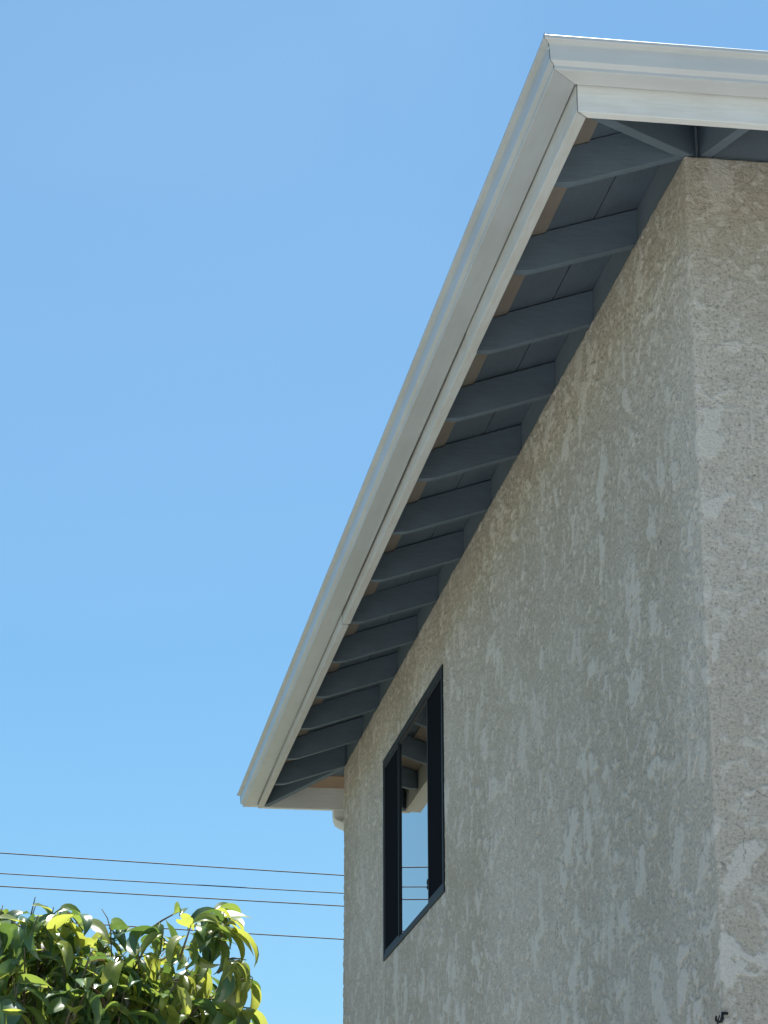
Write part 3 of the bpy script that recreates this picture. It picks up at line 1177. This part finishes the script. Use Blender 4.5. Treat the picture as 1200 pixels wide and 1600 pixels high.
def shoot(base, tip, nl, young):
    ax = (tip - base)
    ln = ax.length
    sag = Vector((0, 0, -0.10 * ln)) + rvec() * 0.05 * ln
    pts = [base, base.lerp(tip, 0.5) - sag * 0.5, tip]
    tube(tw_v, tw_f, [pts[0], pts[0].lerp(pts[1], .55), pts[1], pts[1].lerp(pts[2], .5) - sag * .12, pts[2]], [0.0042, 0.0036, 0.003, 0.0024, 0.0014], 5)
    axn = ax.normalized()
    sidev = axn.cross(Vector((0, 0, 1)))
    if sidev.length < 0.1:
        sidev = Vector((1, 0, 0))
    sidev.normalize()
    for i in range(nl):
        t = 0.25 + 0.75 * (i + random.random() * 0.4) / nl
        p_ = pts[0].lerp(pts[1], t * 2) if t < .5 else pts[1].lerp(pts[2], min(1, t * 2 - 1))
        sg = 1 if i % 2 else -1
        d = sidev * sg * random.uniform(.4, 1.0) + axn * random.uniform(.1, .7) + Vector((0, 0, -random.uniform(0.15, 1.25))) + rvec() * .35
        out = Vector((p_.x, p_.y, p_.z - CR.z)).normalized()
        leaf_at(p_, d, random.choice((random.uniform(.07, .11), random.uniform(.11, .15), random.uniform(.13, .175))) * (0.8 if t > .9 else 1), out, young + (0.2 if t > .75 else 0))


# shoots over the crown surface, denser on the part the street sees
def surf(u, depth=0.0, bump_=0.06):
    n_ = math.sin(u.x * 9 + 1) * math.sin(u.y * 8 + 2) + math.sin(u.z * 7 + u.x * 11)
    return CR + u * (crown_r(u) * (1 + bump_ * 0.5 * n_) - depth)


for k in range(1150):
    u = rvec()
    if u.z < -0.5 and random.random() < .7:
        continue
    tip = surf(u, random.uniform(0.0, 0.16))
    base = tip - (u + Vector((0, 0, random.uniform(-.1, .5))) + rvec() * .5).normalized() * random.uniform(.16, .30)
    shoot(base, tip, random.randint(5, 8), 0.10)
# upper front region: more shoots
for k in range(420):
    x = random.uniform(-0.95, 0.98)
    y = random.uniform(-0.85, 0.4)
    u = Vector((x / 1.0, y / 0.85, random.uniform(.25, 1.0))).normalized()
    tip = surf(u, random.uniform(-0.03, 0.12))
    base = tip - (u + Vector((0, 0, random.uniform(.0, .6))) + rvec() * .5).normalized() * random.uniform(.16, .30)
    shoot(base, tip, random.randint(5, 7), 0.24)


# a few shoots that stand clear of the crown, as seen against the sky: image position of tip and base, at the crown's distance
def at(px_, py_, yy):
    d = ray(px_, py_)
    p_ = CAM + d * ((yy - CAM.y) / d.y)
    return Vector((p_.x - TX, p_.y - TY, p_.z))


for (bx, by, tx_, ty_, yy, nl, yg) in ((215, 1465, 290, 1420, 0.55, 5, .35), (300, 1450, 345, 1420, 0.6, 7, .4), (130, 1475, 105, 1425, 0.5, 5, .4), (60, 1480, 20, 1440, 0.5, 6, .3),
                                       (345, 1500, 385, 1500, 0.6, 5, .5), (350, 1540, 394, 1530, 0.55, 6, .5), (330, 1470, 355, 1440, 0.5, 5, .6), (200, 1480, 170, 1450, 0.6, 5, .3),
                                       (355, 1580, 392, 1575, 0.6, 6, .5), (90, 1490, 70, 1455, 0.45, 6, .2), (250, 1490, 255, 1455, 0.5, 6, .4), (280, 1500, 300, 1440, .4, 7, .3), (315, 1460, 335, 1418, .55, 7, .4), (345, 1470, 350, 1425, .5, 6, .4), (310, 1480, 325, 1440, .45, 7, .4),
                                       (340, 1520, 372, 1500, .45, 7, .5), (75, 1470, 95, 1424, .5, 6, .3), (45, 1475, 60, 1430, .45, 6, .3)):
    shoot(at(bx, by, yy), at(tx_, ty_, yy - 0.05), nl, yg)
# bare twigs against the sky
for pts in ([(175, 1520), (173, 1455), (168, 1435), (159, 1420)], [(105, 1475), (106, 1462), (110, 1465)], [(322, 1463), (340, 1470), (361, 1483)], [(362, 1513), (380, 1515), (395, 1528), (392, 1542)],
            [(130, 1455), (118, 1438), (106, 1424)]):
    P_ = [at(a, b, 0.5) for a, b in pts]
    tube(tw_v, tw_f, P_, [0.0024 - 0.0004 * i for i in range(len(P_))], 5)
tw = mesh_obj('twigs', tw_v, tw_f, M['twig'], tree, True)
tw['kind'] = 'stuff'

# the 300 leaves that show largest become parts of their own
TL = Vector((TX, TY, 0))


def score(mm):
    p_ = mm.translation + TL - CAM
    dep = p_.dot(FW)
    ix = 600 + FPX * p_.dot(RT) / dep
    iy = 800 - FPX * p_.dot(UP) / dep
    if -20 < ix < 420 and 1380 < iy < 1620:
        return dep
    return 1e3


order = sorted(range(len(leaves)), key=lambda i: score(leaves[i][0]))
own = set(order[:295])
LM = {}
for i in own:
    mm, sh, ci = leaves[i]
    if (sh, ci) not in LM:
        me = bpy.data.meshes.new('leaf')
        me.from_pydata(*(lambda q_: (q_[0], [], q_[1]))(SH[sh]))
        me.materials.append(LEAFM[ci])
        me.polygons.foreach_set('use_smooth', [True] * len(me.polygons))
        LM[(sh, ci)] = me
    o = bpy.data.objects.new('leaf', LM[(sh, ci)])
    o.parent = tree
    COL.objects.link(o)
    o.matrix_local = mm
VV, FF, MI = [], [], []
off = 0
for i, (mm, sh, ci) in enumerate(leaves):
    if i in own:
        continue
    V, F = (SH if score(mm) < 999 else SHL)[sh]
    A_ = np.array(mm)
    VV.append(np.array(V) @ A_[:3, :3].T + A_[:3, 3])
    FF.append(np.array(F) + off)
    MI += [ci] * len(F)
    off += len(V)
VV = np.concatenate(VV)
FF = np.concatenate(FF).astype(np.int32)
me = bpy.data.meshes.new('foliage')
me.vertices.add(len(VV))
me.vertices.foreach_set('co', VV.astype(np.float32).ravel())
me.loops.add(FF.size)
me.loops.foreach_set('vertex_index', FF.ravel())
me.polygons.add(len(FF))
me.polygons.foreach_set('loop_start', np.arange(0, FF.size, 4, dtype=np.int32))
me.polygons.foreach_set('loop_total', np.full(len(FF), 4, dtype=np.int32))
me.polygons.foreach_set('use_smooth', np.ones(len(FF), dtype=bool))
for q_ in LEAFM:
    me.materials.append(q_)
me.polygons.foreach_set('material_index', np.array(MI, dtype=np.int32))
me.update(calc_edges=True)
fo = link(bpy.data.objects.new('foliage', me), tree)
fo['kind'] = 'stuff'
print('leaves', len(leaves), 'wall verts', len(P))
